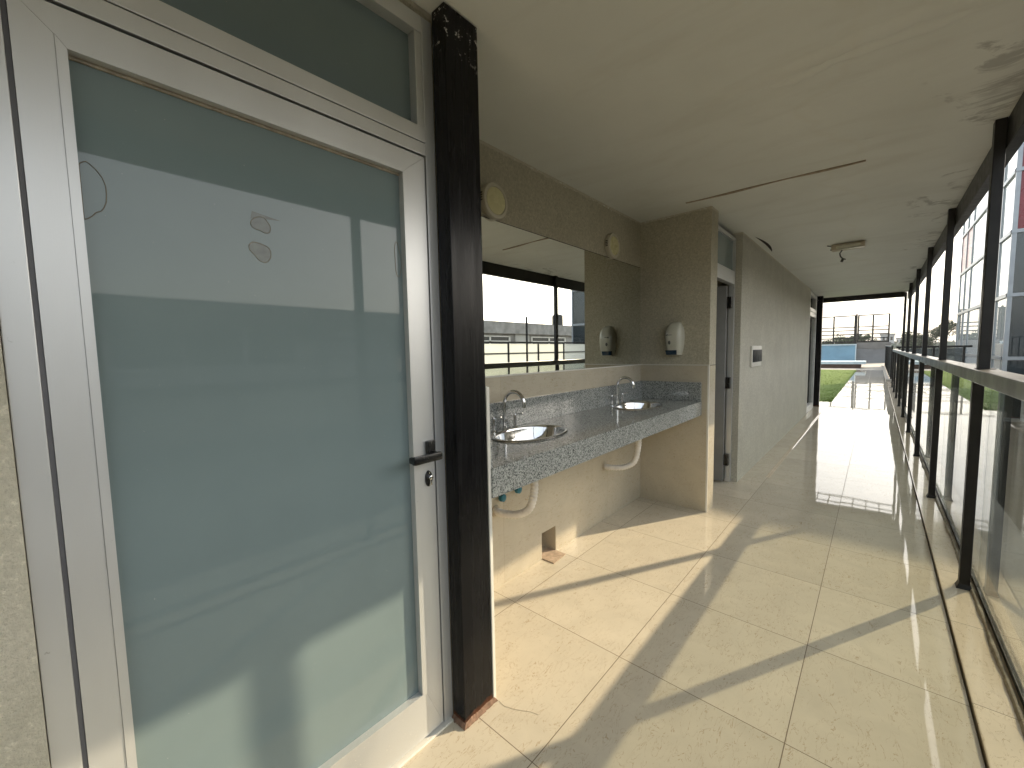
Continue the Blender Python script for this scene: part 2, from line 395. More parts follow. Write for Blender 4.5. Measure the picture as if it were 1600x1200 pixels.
# ================================================================== SETTING
def grid_sheet(x0, x1, y0, y1, z, nx=1, ny=1):
    bm = nb(); vs = [[bm.verts.new((x0+(x1-x0)*i/nx, y0+(y1-y0)*j/ny, z)) for j in range(ny+1)] for i in range(nx+1)]
    for i in range(nx):
        for j in range(ny): bm.faces.new((vs[i][j], vs[i+1][j], vs[i+1][j+1], vs[i][j+1]))
    return bm
struct('ground', grid_sheet(-1500, 1500, -1200, 2500, -7.0), 'ground')
bm = nb(); box(bm, -7, .303, -7, 12.2, -.32, 0); box(bm, -.745, .303, 12.2, 29.1, -.32, 0)
struct('floor', bm, 'floor')
struct('kerb', B(.3085, .52, -7, 20.0, -.35, .018, .004), 'kerbtile')
bm = nb(); box(bm, -14, .55, 29.1, 45.5, -.32, -.002)
struct('path', bm, 'path')
bm = grid_sheet(-14, -.75, 12.2, 29.1, -.004, 40, 50)
for v in bm.verts: v.co.z += (noise.noise(v.co*1.3))*.012 + .006
lawn = obj('lawn', bm, 'grass'); stuff(lawn)
# turf blades along the edge and over the near part of the lawn
bm = nb()
for k in range(9000):
    t = random.random()**1.5; y = 12.22 + 16.8*t; x = -.76 - random.random()**1.4*3.2
    h = random.uniform(.012, .03); a = random.uniform(0, 6.28); dx, dy = math.cos(a)*.006, math.sin(a)*.006
    lx, ly = random.uniform(-.012, .012), random.uniform(-.012, .012)
    bm.faces.new([bm.verts.new(p) for p in ((x-dx, y-dy, 0), (x+dx, y+dy, 0), (x+lx, y+ly, h))])
gb = obj('grass_blades', bm, 'grass'); stuff(gb)

# roof slab = ceiling with faint sag
bm = nb(); box(bm, -7, .500, -7, 11.80, 2.4075, 2.75)
struct('ceiling', bm, 'ceiling')

bm = nb(); prev = None
for k in range(61):
    y = 4.75 + 7.4*k/60; j = .0012*noise.noise(Vector((0, y*3, 2)))
    cur = [bm.verts.new(c) for c in ((-.800, y, .0003), (-.792+j, y, .0022), (-.782, y, .0006), (-.772+j, y, .0024), (-.762, y, .0003))]
    if prev:
        for i in range(4): bm.faces.new((prev[i], cur[i], cur[i+1], prev[i+1]))
    prev = cur
struct('floor_glint_ridge', bm, 'kerbtile')  # added double ridge, its slopes tilted to catch the sky as bright lines

# ================================================================== WALLS
# wall left of the near door
t = thing('plaster_wall', 'rough pale plaster wall on the left edge beside the silver door frame', 'wall', (-1.09, -3, 0))
obj('wall_body', B(-1.40, -1.090, -7, -.057, 0, ZC), 'plasterL', t)
obj('sill_strip', B(-1.0905, -1.078, -7, -.060, 0, .09, .002), 'clad', t)
# vanity back wall
t = thing('vanity_wall', 'beige plastered wall with polished tile lower half behind the washbasins', 'wall', (XW, 2.2, 0))
obj('plaster_face', B(-1.76, XW-.011, 1.032, YR, 1.19, ZC), 'plaster', t)
bm = nb(); box(bm, -1.76, XW, 1.032, 1.980, 0, 1.188); box(bm, -1.76, XW, 2.129, YR, 0, 1.188); box(bm, -1.76, XW, 1.980, 2.129, .172, 1.188)
obj('tile_cladding', bm, 'clad', t)
obj('hatch_recess', B(-1.78, -1.70, 1.95, 2.16, 0, .2), 'concrete2', t)
obj('ledge_trim', B(XW-.012, XW+.003, 1.032, YR-.001, 1.188, 1.196, .001), 'white', t)
# partition behind the steel column
t = thing('partition_wall', 'tiled wall end with white edge trim squeezed behind the black column', 'wall', (-1.3, .95, 0))
obj('wall_body', B(-1.76, -1.103, .885, 1.031, 1.197, ZC), 'plaster', t)
obj('tile_cladding', B(-1.76, -1.053, .885, 1.0315, 0, 1.197), 'clad', t)
obj('edge_trim', B(-1.052, -1.034, 1.0195, 1.034, 0, 1.199, .002), 'white', t)
# return wall
t = thing('return_wall', 'projecting wall end carrying the soap dispenser, plaster above tile', 'wall', (-1.2, 3.5, 0))
obj('plaster_face', B(-1.76, XS, YR, 3.600, 1.19, ZC), 'plaster', t)
obj('tile_cladding', B(-1.76, XS-.010, YR-.004, 3.598, 0, 1.186), 'cladx', t)
obj('side_cladding', B(XS-.010, XS+.002, YR+.004, 3.596, 0, 1.186), 'clad', t)
obj('edge_trim', B(XS-.010, XS+.004, YR-.006, YR+.004, 0, 1.19, .002), 'white', t)
obj('ledge_trim', B(XW, XS+.002, YR-.007, YR+.001, 1.187, 1.194), 'white', t)
# corridor wall
t = thing('corridor_wall', 'long grey beige plaster wall running beside the walkway to the lawn', 'wall', (XS, 7, 0))
obj('wall_body', B(-1.25, XS, 4.40, 9.72, 0, ZC), 'plaster2', t)
# rooms behind
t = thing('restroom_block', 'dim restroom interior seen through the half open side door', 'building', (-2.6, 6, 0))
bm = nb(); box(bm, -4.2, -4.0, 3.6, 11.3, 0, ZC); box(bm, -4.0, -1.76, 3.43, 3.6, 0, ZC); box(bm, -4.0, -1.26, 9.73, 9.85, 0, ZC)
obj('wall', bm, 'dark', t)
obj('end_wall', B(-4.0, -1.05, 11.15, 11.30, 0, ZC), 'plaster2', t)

# ================================================================== NEAR DOOR
XD = -1.100
t = thing('aluminium_door', 'silver aluminium door with large frosted glass pane and black lever handle', 'door', (XD, .4, 0))
fr = nb()
box(fr, XD-.09, XD, -.056, -.018, 0, 2.371, .0015)
box(fr, XD-.09, XD, .8375, .875, 0, 2.371, .0015)
obj('frame', fr, 'alu', t)
obj('door_head', B(XD-.09, XD-.0005, -.018, .8375, 1.952, 1.990, .0015), 'alu', t)
obj('transom_bar', B(XD-.09, XD+.0005, -.018, .8375, 1.9925, 2.038, .0015), 'alu', t)
obj('top_rail', B(XD-.09, XD-.0005, -.018, .8375, 2.322, 2.371, .0015), 'alu', t)
bm = nb(); box(bm, XD-.088, XD-.003, .812, .8373, 2.0385, 2.3215, .0015); box(bm, XD-.088, XD-.003, -.0178, .008, 2.0385, 2.3215, .0015)
obj('transom_stile', bm, 'alu', t)
obj('transom_pane', B(XD-.045, XD-.037, .008, .812, 2.038, 2.322), 'frost', t)
obj('sill', B(XD-.011, XD+.014, -.056, .866, .0005, .009, .002), 'white', t)
obj('threshold', B(XD-.09, XD-.012, -.018, .8375, 0, .012, .002), 'alu', t)
obj('side_gasket', B(XD-.060, XD-.006, -.0178, -.0112, .012, 1.95), 'gasket', t)
obj('gap_filler', B(XD-.088, XD-.080, -.018, .8375, .012, 1.952), 'blackplastic', t)
obj('ceiling_infill', B(XD-.11, XD-.010, -.057, .885, 2.3715, ZC-.0005), 'plaster', t)
lf = nb(); L0, L1, Z0, Z1 = -.0105, .8305, .016, 1.9445
def frame_mitre(bm, x0, x1, y0, y1, z0, z1, wl, wr, wt, wb):
    """four mitred bars, as the photo shows at the corners"""
    o = [(y0, z0), (y1, z0), (y1, z1), (y0, z1)]; i = [(y0+wl, z0+wb), (y1-wr, z0+wb), (y1-wr, z1-wt), (y0+wl, z1-wt)]
    for k in range(4):
        a, b = k, (k+1) % 4; g = .0006
        q = [o[a], o[b], i[b], i[a]]
        cx = sum(p[0] for p in q)/4; cz = sum(p[1] for p in q)/4
        q = [(cx+(p[0]-cx)*(1-g/.05*.06), cz+(p[1]-cz)*(1-g/.05*.04)) for p in q]
        f = [bm.verts.new((x1, p[0], p[1])) for p in q]; bk = [bm.verts.new((x0, p[0], p[1])) for p in q]
        bm.faces.new(f); bm.faces.new(bk[::-1])
        for m in range(4): bm.faces.new((f[m], bk[m], bk[(m+1) % 4], f[(m+1) % 4]))
frame_mitre(lf, XD-.05, XD, L0, L1, Z0, Z1, .0505, .0635, .0495, .150)
leaf = obj('door_leaf', lf, 'alu', t)
bd = nb(); frame_mitre(bd, XD-.030, XD+.002, .0405, .7665, .167, 1.8945, .0145, .0190, .0185, .006)
obj('glazing_bead', bd, 'alu', leaf)
obj('frosted_pane', B(XD-.030, XD-.022, .050, .752, .164, 1.880), 'frost', leaf)
# bubbles left by old adhesive
def blob(cy, cz, ry, rz, seed, x=XD-.0215, tail=None):
    random.seed(seed); pts = []
    for k in range(28):
        a = 2*math.pi*k/28; r = 1 + .16*math.sin(2*a+seed) + .10*math.sin(3*a+seed*2) + random.uniform(-.03, .03)
        y, z = cy + ry*r*math.cos(a), cz + rz*r*math.sin(a)
        pts.append((x, y, z))
    return pts
for i, (cy, cz, ry, rz) in enumerate(((.066, 1.640, .020, .058), (.356, 1.640, .018, .020), (.352, 1.575, .022, .022), (.733, 1.613, .012, .046))):
    pts = blob(cy, cz, ry, rz, i+1)
    pts = [(p[0], min(max(p[1], .0565), .7455), p[2]) for p in pts]
    if i in (1, 2):
        bm = nb(); bm.faces.new([bm.verts.new(p) for p in pts])
        bm2 = bmesh.ops.extrude_face_region(bm, geom=bm.faces[:]); bmesh.ops.translate(bm, verts=[v for v in bm2['geom'] if isinstance(v, bmesh.types.BMVert)], vec=(-.0004, 0, 0))
        obj('adhesive_mark', bm, 'stain', leaf)
    bm = nb(); tube(bm, pts + [pts[0]], .0008, 5, False); obj('adhesive_rim', bm, 'stainline', leaf)
bm = nb(); bm.faces.new([bm.verts.new(p) for p in ((XD-.0213, .338, 1.668), (XD-.0213, .400, 1.658), (XD-.0213, .352, 1.654), (XD-.0213, .334, 1.650))])
obj('adhesive_mark', bm, 'stain', leaf)
bm = nb(); box(bm, XD-.022, XD-.0165, .0545, .7475, 1.8695, 1.8765, .001); obj('sealant_line', bm, 'putty', leaf)
# handle and lock
h = nb(); box(h, XD, XD+.014, .794, .827, .968, 1.036, .005)
hp = obj('handle_plate', h, 'blackplastic', leaf, True)
h = nb(); tube(h, [(XD+.010, .812, .993), (XD+.048, .812, .993)], .0095, 14)
box(h, XD+.036, XD+.056, .714, .824, .976, 1.003, .007); box(h, XD+.022, XD+.050, .714, .730, .979, 1.000, .006)
obj('lever', h, 'blackplastic', leaf, True)
h = nb(); lathe(h, (XD, .803, .907), 'X', [(.0001, .006), (.0125, .006), (.0135, 0)], 24, 1, 2.05, True)
obj('lock_plate', h, 'blackplastic', leaf, True)
h = nb(); lathe(h, (XD+.006, .804, .912), 'X', [(.0075, -.001), (.0075, .010), (.006, .011), (.0001, .011)], 18); box(h, XD+.005, XD+.0155, .8005, .8075, .887, .910, .0015)
for zz in (.928, .886): lathe(h, (XD+.005, .803, zz), 'X', [(.003, 0), (.003, .003), (.0001, .0035)], 10)
obj('lock_cylinder', h, 'chrome', leaf, True)

# steel column beside it
t = thing('steel_column', 'black painted steel column with rusty foot between door and washbasins', 'column', (-1.065, .947, 0))
obj('column_shaft', B(-1.0985, -1.037, .8765, 1.0185, .004, 2.404, .003), 'black', t)
bm = nb()
per = [(-1.101, .866), (-1.026, .866), (-1.026, 1.030), (-1.05, 1.040)]; prev = None
for k in range(121):
    q = k/120*2.999; i = int(q); f = q-i; a, b = per[i], per[i+1]
    x, y = a[0]+(b[0]-a[0])*f, a[1]+(b[1]-a[1])*f
    n_ = noise.noise(Vector((k*.23, 1, 0)))*.006 + noise.noise(Vector((k*.9, 5, 0)))*.003
    cx_, cy_ = -1.07, .947; d = Vector((x-cx_, y-cy_)).normalized()
    hh = .006 + .004*noise.noise(Vector((k*.5, 9, 0)))
    cur = [bm.verts.new((x-d.x*.016, y-d.y*.016, .0125+hh)), bm.verts.new((x-d.x*.008, y-d.y*.008, .008+hh)), bm.verts.new((x+d.x*n_, y+d.y*n_, .0005))]
    if prev:
        for m in range(2): bm.faces.new((prev[m], cur[m], cur[m+1], prev[m+1]))
    prev = cur
obj('mortar_foot', bm, 'footmortar', t)

# ================================================================== MIRROR, LAMPS
t = thing('wall_mirror', 'wide frameless mirror above the basins reflecting sky and railing', 'mirror', (XW, 2.2, 1.2))
obj('mirror_glass', B(XW-.0105, XW-.0045, 1.20, YR-.012, 1.1965, 2.022), 'mirror', t)
obj('mirror_edge', B(XW-.0105, XW-.0050, YR-.0115, YR-.0085, 1.1965, 2.022), 'chrome', t)
bm = nb(); box(bm, XW-.0106, XW-.0050, 1.20, YR-.012, 2.0222, 2.0255); obj('top_channel', bm, 'hole', t)
def lamp(y, z, lab):
    t = thing('wall_lamp', lab, 'lamp', (XW, y, z), 'round lamps above the mirror')
    x = XW-.011
    obj('lamp_rim', lathe(nb(), (x, y, z), 'X', [(.090, 0), (.092, .004), (.092, .030), (.088, .036), (.073, .038), (.070, .034)], 56, 1, 1, False), 'lamprim', t, True)
    obj('lamp_diffuser', lathe(nb(), (x, y, z), 'X', [(.0705, .030), (.068, .036), (.05, .0385), (.0001, .0395)], 48, 1, 1, False), 'diffuser', t, True)
    bm = nb()
    for k in range(4): box(bm, x+.008, x+.026, y-.0925, y-.0905, z-.012+k*.012-.003, z-.012+k*.012+.003)
    obj('vent_slots', bm, 'hole', t)
lamp(1.600, 2.113, 'round yellowed wall lamp nearest the black column above mirror corner')
lamp(2.897, 2.113, 'round yellowed wall lamp above the far end of the mirror')

# ================================================================== SOAP DISPENSER
def dispenser():
    t = thing('soap_dispenser', 'ivory wall soap dispenser with dark blue base and small black logo', 'soap dispenser', (-1.24, YR, 1.40))
    bm = nb(); rings = []
    prof = [(1.292, .054, .072), (1.30, .057, .078), (1.36, .067, .090), (1.42, .070, .094), (1.47, .066, .090), (1.505, .056, .078), (1.528, .044, .056), (1.541, .030, .028)]
    seg = 20
    def ring(z, hw, dp):
        o = []
        for k in range(seg+1):
            a = math.pi*k/seg; e = .55
            cx = math.copysign(abs(math.cos(a))**e, math.cos(a)); sy = abs(math.sin(a))**e
            o.append((-1.24 - hw*cx, YR - dp*sy, z))
        return o
    for z, hw, dp in prof: rings.append([bm.verts.new(p) for p in ring(z, hw, dp)])
    for a, b in zip(rings, rings[1:]):
        for k in range(seg): bm.faces.new((a[k], a[k+1], b[k+1], b[k]))
    bm.faces.new(rings[0][::-1]); bm.faces.new(rings[-1])
    obj('dispenser_body', bm, 'ivory', t, True)
    bm = nb(); r2 = []
    for z, hw, dp in ((1.272, .050, .066), (1.276, .053, .070), (1.2915, .054, .0715)): r2.append([bm.verts.new(p) for p in ring(z, hw, dp)])
    for a, b in zip(r2, r2[1:]):
        for k in range(seg): bm.faces.new((a[k], a[k+1], b[k+1], b[k]))
    bm.faces.new(r2[0][::-1]); bm.faces.new(r2[-1])
    obj('dispenser_base', bm, 'ivory', t, True)
    # blue front window wraps the lower front
    bm = nb(); r3 = []
    for z, hw, dp in ((1.275, .0485, .0735), (1.300, .0520, .0810), (1.313, .0535, .0830)):
        r3.append([bm.verts.new((-1.24 - .006 + u*hw, YR - dp*(1-.10*abs(u)**3), z)) for u in [k/8-1 for k in range(15)]])
    for a, b in zip(r3, r3[1:]):
        for k in range(14): bm.faces.new((a[k], a[k+1], b[k+1], b[k]))
    g_ = bmesh.ops.extrude_face_region(bm, geom=bm.faces[:]); bmesh.ops.translate(bm, verts=[v for v in g_['geom'] if isinstance(v, bmesh.types.BMVert)], vec=(0, .02, 0))
    obj('blue_window', bm, 'navy', t, True)
    obj('push_button', lathe(nb(), (-1.262, YR-.0905, 1.375), 'Y', [(.0105, .002), (.0098, -.003), (.0001, -.004)], 24, 1, 1.55), 'wire', t, True)
    bm = nb()
    yl = YR-.0950; x = -1.287
    bm.faces.new([bm.verts.new(p) for p in ((x, yl, 1.431), (x+.004, yl, 1.441), (x+.015, yl, 1.441), (x+.011, yl, 1.431))])
    x += .018
    for wd in (.004, .0035, .005, .004, .0035, .004, .0045): 
        box(bm, x, x+wd*.8, yl-.0004, yl+.0004, 1.4335, 1.4385); x += wd
    g_ = None
    obj('logo', bm, 'blackplastic', t)
dispenser()

# ================================================================== VANITY COUNTER
t = thing('granite_counter', 'speckled grey granite washbasin counter with deep front apron', 'counter', (-1.28, 2.2, .9))
SINKS = ((-1.318, 1.615), (-1.318, 2.895)); RX, RY = .152, .235
def slab_with_holes():
    """top sheet with two oval cut-outs, plus apron"""
    bm = nb(); x0, x1, y0, y1 = XW+.0005, -1.030, 1.034, YR-.006
    segs = 48; cuts = [y0, 2.24, y1]
    for si, (cx, cy) in enumerate(SINKS):
        ya, yb = cuts[si], cuts[si+1]; inner, outer = [], []
        for k in range(segs):
            a = 2*math.pi*k/segs; c, s = math.cos(a), math.sin(a)
            inner.append((cx+RX*.96*c, cy+RY*.96*s))
            tx = ((x1-cx)/c if c > 1e-6 else (x0-cx)/c if c < -1e-6 else 1e9); ty = ((yb-cy)/s if s > 1e-6 else (ya-cy)/s if s < -1e-6 else 1e9)
            tt = min(tx, ty); outer.append((cx+tt*c, cy+tt*s))
        vi = [bm.verts.new((x, y, .9)) for x, y in inner]; vo = [bm.verts.new((x, y, .9)) for x, y in outer]
        for k in range(segs): bm.faces.new((vi[k], vi[(k+1) % segs], vo[(k+1) % segs], vo[k]))
        # corner triangles
        cor = [(x1, yb), (x0, yb), (x0, ya), (x1, ya)]
        for X, Y in cor:
            best = None
            for k in range(segs):
                p, q = outer[k], outer[(k+1) % segs]
                if abs(p[0]-X) > 1e-4 and abs(q[0]-X) > 1e-4: continue
                if (abs(p[0]-X) < 1e-4) != (abs(q[0]-X) < 1e-4) or (abs(p[1]-Y) < 1e-4) != (abs(q[1]-Y) < 1e-4):
                    if min(abs(p[1]-Y), abs(q[1]-Y)) < 1e-4: best = k
            if best is not None:
                bm.faces.new((vo[best], vo[(best+1) % segs], bm.verts.new((X, Y, .9))))
    return bm
obj('counter_top', slab_with_holes(), 'granite', t)
bm = nb(); box(bm, XW+.001, -1.055, 1.034, YR-.006, .872, .8745)
obj('apron', B(-1.055, -1.028, 1.034, YR-.006, .788, .8993, .002), 'granite', t); bm.free()
obj('back_splash', B(XW+.0005, XW+.020, 1.054, YR-.025, .9003, 1.050, .0015), 'granite', t)
obj('side_splash', B(XW+.0005, -1.032, YR-.0245, YR-.0045, .9003, 1.052, .0015), 'granite', t)
obj('side_splash', B(XW+.0005, -1.045, 1.034, 1.0535, .9003, .992, .0015), 'granite', t)

def sink(cx, cy, lab):
    t = thing('steel_washbasin', lab, 'washbasin', (cx, cy, .9), 'oval steel washbasins')
    prof = [(1.0, .9025), (1.03, .9055), (1.01, .9085), (.965, .9085), (.94, .904), (.93, .895), (.88, .855), (.78, .815), (.62, .785), (.40, .768), (.16, .762), (.10, .760)]
    bm = nb(); seg = 72; rings = []
    for r, z in prof:
        rings.append([bm.verts.new((cx+RX*r*math.cos(2*math.pi*k/seg), cy+RY*r*math.sin(2*math.pi*k/seg), z)) for k in range(seg)])
    for a, b in zip(rings, rings[1:]):
        for k in range(seg): bm.faces.new((a[k], a[(k+1) % seg], b[(k+1) % seg], b[k]))
    o = obj('bowl', bm, 'steel', t, True)
    obj('drain', lathe(nb(), (cx, cy, .760), 'Z', [(.024, 0), (.022, .004), (.014, .001), (.0001, .001)], 24), 'chrome', t, True)
    obj('drain_grate', lathe(nb(), (cx, cy, .7625), 'Z', [(.010, 0), (.0001, .0005)], 12, 1, 1, False), 'hole', t)
sink(*SINKS[0], 'oval polished steel washbasin nearest the black column')
sink(*SINKS[1], 'oval polished steel washbasin nearest the projecting return wall')

def faucet(y, lab):
    x = -1.488; t = thing('gooseneck_faucet', lab, 'faucet', (x, y, .9), 'chrome gooseneck faucets')
    r = .062; zt = 1.050
    pts = [(x, y, .902), (x, y, .96), (x, y, 1.02), (x, y, zt)]
    yaw = math.radians(8)
    for k in range(1, 15):
        a = math.pi*k/15*1.08; d = r*(1-math.cos(a)); pts.append((x+d*math.cos(yaw), y+d*math.sin(yaw), zt+r*math.sin(a)))
    e = pts[-1]; pts.append((e[0]-.001, e[1], e[2]-.018))
    bm = nb(); tube(bm, pts, .0105, 18); obj('spout', bm, 'chrome', t, True)
    obj('base_ring', lathe(nb(), (x, y, .9), 'Z', [(.024, 0), (.023, .006), (.0135, .012), (.012, .026), (.0001, .026)], 28), 'chrome', t, True)
    for s in (-1, 1):
        yy = y + s*.085
        bm = nb(); lathe(bm, (x, yy, .9), 'Z', [(.022, 0), (.021, .005), (.012, .010), (.0085, .014), (.0085, .066), (.010, .070), (.010, .080), (.008, .083), (.0001, .083)], 22)
        hd = obj('tap_handle', bm, 'chrome', t, True)
        bm = nb(); tube(bm, [(x, yy, .9775), (x+.020, yy+.002, .981), (x+.052, yy+.004, .987)], [.005, .0042, .0036], 10); obj('lever', bm, 'chrome', hd, True)
faucet(1.600, 'chrome gooseneck faucet over the basin nearest the black column')
faucet(2.885, 'chrome gooseneck faucet over the basin nearest the soap dispenser')

def drainpipe(cx, cy, yw, zw, lab):
    t = thing('drain_pipe', lab, 'pipe', (cx, cy, .7), 'ribbed white drain pipes')
    ctl = [(cx, cy, .772), (cx, cy, .70), (cx, cy, .60), (cx-.03, cy-.004, zw+.055), (cx-.10, (cy+yw)/2, zw+.008), (XW+.05, yw, zw), (XW+.002, yw, zw+.001)]
    P = [Vector(c) for c in ctl]; P = [P[0]*2-P[1]] + P + [P[-1]*2-P[-2]]; pts = []
    for i in range(1, len(P)-2):
        for k in range(16):
            u = k/16; a, b, c, d = P[i-1], P[i], P[i+1], P[i+2]
            pts.append(.5*((2*b)+(c-a)*u+(2*a-5*b+4*c-d)*u*u+(3*b-a-3*c+d)*u**3))
    pts.append(P[-2])
    n = len(pts); rad = [.0195 + (.0026 if (i % 3 == 0 and 22 < i < n-8) else 0) for i in range(n)]
    bm = nb(); tube(bm, pts, rad, 20); obj('hose', bm, 'pvc', t, True)
    obj('wall_flange', lathe(nb(), (XW+.0005, yw, zw), 'X', [(.032, 0), (.030, .006), (.023, .008), (.0001, .008)], 24), 'lampbody', t, True)
    obj('tailpiece', lathe(nb(), (cx, cy, .7), 'Z', [(.027, .050), (.027, .074), (.0001, .074)], 20), 'pvc', t, True)
drainpipe(-1.300, 1.612, 1.566, .448, 'ribbed white drain hose under the basin near the black column')
drainpipe(-1.300, 2.855, 2.777, .428, 'ribbed white drain hose under the far basin')
for y, z, lab in ((1.600, .518, 'blue stop valve on the wall under the counter, nearest the column'), (1.735, .528, 'blue stop valve beside the white drain hose')):
    t = thing('stop_valve', lab, 'valve', (XW, y, z), 'blue stop valves')
    obj('valve_knob', lathe(nb(), (XW+.001, y, z), 'X', [(.022, .012), (.0235, .020), (.022, .034), (.012, .037), (.0001, .037)], 8), 'bluevalve', t, True)
    obj('valve_stem', lathe(nb(), (XW+.001, y, z), 'X', [(.009, 0), (.009, .013), (.0001, .013)], 12), 'chrome', t, True)
bm = nb(); tube(bm, [(-1.50, 1.76, .60), (-1.45, 1.80, .66), (-1.42, 1.86, .70), (-1.46, 1.92, .76)], .006, 8)
solo('supply_hose', bm, 'lath', 'thin brown supply hose curving up under the granite counter', 'hose', smooth=True)

# broken tile chip by the floor hatch
bm = nb(); v = [bm.verts.new((x, y, z)) for z in (.0005, .006) for x, y in ((-1.60, 1.975), (-1.515, 1.985), (-1.452, 1.985), (-1.462, 2.130), (-1.54, 2.125), (-1.60, 2.12))]
bm.faces.new(v[:6][::-1]); bm.faces.new(v[6:])
for k in range(6): bm.faces.new((v[k], v[(k+1) % 6], v[6+(k+1) % 6], v[6+k]))
solo('broken_tile', bm, 'chip', 'bare broken tile patch on the floor at the wall hatch', 'tile')

# ================================================================== RESTROOM DOOR (far side of the return wall)
t = thing('restroom_door', 'half open white aluminium door in the opening beside the return wall', 'door', (-1.06, 3.9, 0))
bm = nb(); box(bm, -1.085, -1.035, 3.600, 3.635, 0, 2.36, .001); box(bm, -1.085, -1.035, 4.365, 4.399, 0, 2.36, .001)
obj('frame', bm, 'alu', t)
obj('transom_bar', B(-1.086, -1.034, 3.635, 4.365, 1.925, 2.045, .002), 'alu', t)
obj('top_rail', B(-1.086, -1.036, 3.635, 4.365, 2.33, 2.36, .001), 'alu', t)
obj('transom_pane', B(-1.062, -1.055, 3.635, 4.365, 2.045, 2.33), 'frost', t)
bm = nb(); HX, HY = -1.085, 4.335
ang = math.radians(14)
def leafbox(bm, a0, a1, th, z0, z1):
    c, s = math.cos(ang), math.sin(ang)
    vs = []
    for z in (z0, z1):
        for (u, v_) in ((a0, 0), (a1, 0), (a1, th), (a0, th)):
            vs.append(bm.verts.new((HX - u*c + v_*s*0, HY - u*s - v_, z)))
    bm.faces.new(vs[:4][::-1]); bm.faces.new(vs[4:])
    for k in range(4): bm.faces.new((vs[k], vs[(k+1) % 4], vs[4+(k+1) % 4], vs[4+k]))
leafbox(bm, 0, .095, .04, .02, 1.91); leafbox(bm, .60, .66, .04, .02, 1.91); leafbox(bm, .095, .60, .04, .02, .16); leafbox(bm, .095, .60, .04, 1.82, 1.91)
lf = obj('door_leaf', bm, 'leafgrey', t)
bm = nb(); leafbox(bm, .095, .60, .02, .16, 1.82); obj('door_pane', bm, 'winglass', lf)
for z in (.17, .93, 1.70): obj('hinge', B(-1.095, -1.045, 4.318, 4.362, z, z+.11, .003), 'blackplastic', t)

# far door at the end of the corridor wall
t = thing('end_door', 'narrow glazed door at the far end of the corridor wall', 'door', (-1.02, 10.3, 0))
bm = nb(); box(bm, -1.05, -.985, 9.725, 9.80, 0, 2.38); box(bm, -1.05, -.985, 10.80, 10.90, 0, 2.38); box(bm, -1.05, -.985, 9.80, 10.80, 2.32, 2.38)
obj('frame', bm, 'alu_pale', t)
bm = nb(); box(bm, -1.05, -.983, 9.80, 10.80, 1.92, 2.00); box(bm, -1.05, -.983, 9.80, 10.80, 2.01, 2.08); obj('transom_bar', bm, 'white', t)
obj('door_pane', B(-1.035, -1.02, 9.80, 10.80, .12, 1.92), 'winglass', t)
obj('bottom_rail', B(-1.05, -.985, 9.80, 10.80, 0, .12), 'alu_pale', t)
obj('transom_pane', B(-1.035, -1.02, 9.80, 10.80, 2.08, 2.32), 'winglass', t)
solo('end_column', B(-1.06, -.905, 11.12, 11.28, 0, ZC-.001, .004), 'black', 'black steel column at the far end of the corridor beside the lawn', 'column')
t = thing('end_beam', 'dark steel beam closing the far end of the walkway roof', 'beam', (-.3, 11.6, 2.3))
obj('beam_body', B(-7, .386, 11.66, 11.795, 2.305, ZC-.001, .003), 'rail', t)

# ================================================================== CEILING DAMAGE AND FITTINGS
bm = nb(); pts = []
random.seed(3)
for k in range(26):
    u = k/25; pts.append((-1.104+1.015*u, 3.222+.03*u+.004*math.sin(u*9), ZC-.002-.004*abs(math.sin(u*5))))
for p, q in zip(pts, pts[1:]):
    wd = .011 + .003*math.sin(p[0]*14)
    vs = [bm.verts.new(c) for c in ((p[0], p[1]-wd, p[2]), (q[0], q[1]-wd, q[2]), (q[0], q[1]+wd, q[2]), (p[0], p[1]+wd, p[2]), (p[0], p[1]-wd, p[2]+.006), (q[0], q[1]-wd, q[2]+.006), (q[0], q[1]+wd, q[2]+.006), (p[0], p[1]+wd, p[2]+.006))]
    for f in ((0,1,2,3), (7,6,5,4), (0,4,5,1), (3,2,6,7), (0,3,7,4), (1,5,6,2)): bm.faces.new([vs[i] for i in f])
solo('ceiling_strip', bm, 'lath', 'thin brown exposed strip across the ceiling in front of the wall corner', 'strip')
bm = nb(); v = []
for k in range(15): u = k/14; v.append((-.935+.015*math.sin(u*3), 4.66+.86*u, .030*math.sin(math.pi*u)**.8+.002))
for p, q in zip(v, v[1:]):
    a = [bm.verts.new(c) for c in ((p[0], p[1], ZC-.0015), (p[0]+p[2], p[1], ZC-.0035), (q[0]+q[2], q[1], ZC-.0035), (q[0], q[1], ZC-.0015))]; bm.faces.new(a)
solo('ceiling_crack', bm, 'hole', 'dark crescent split in the ceiling above the corridor wall', 'crack')
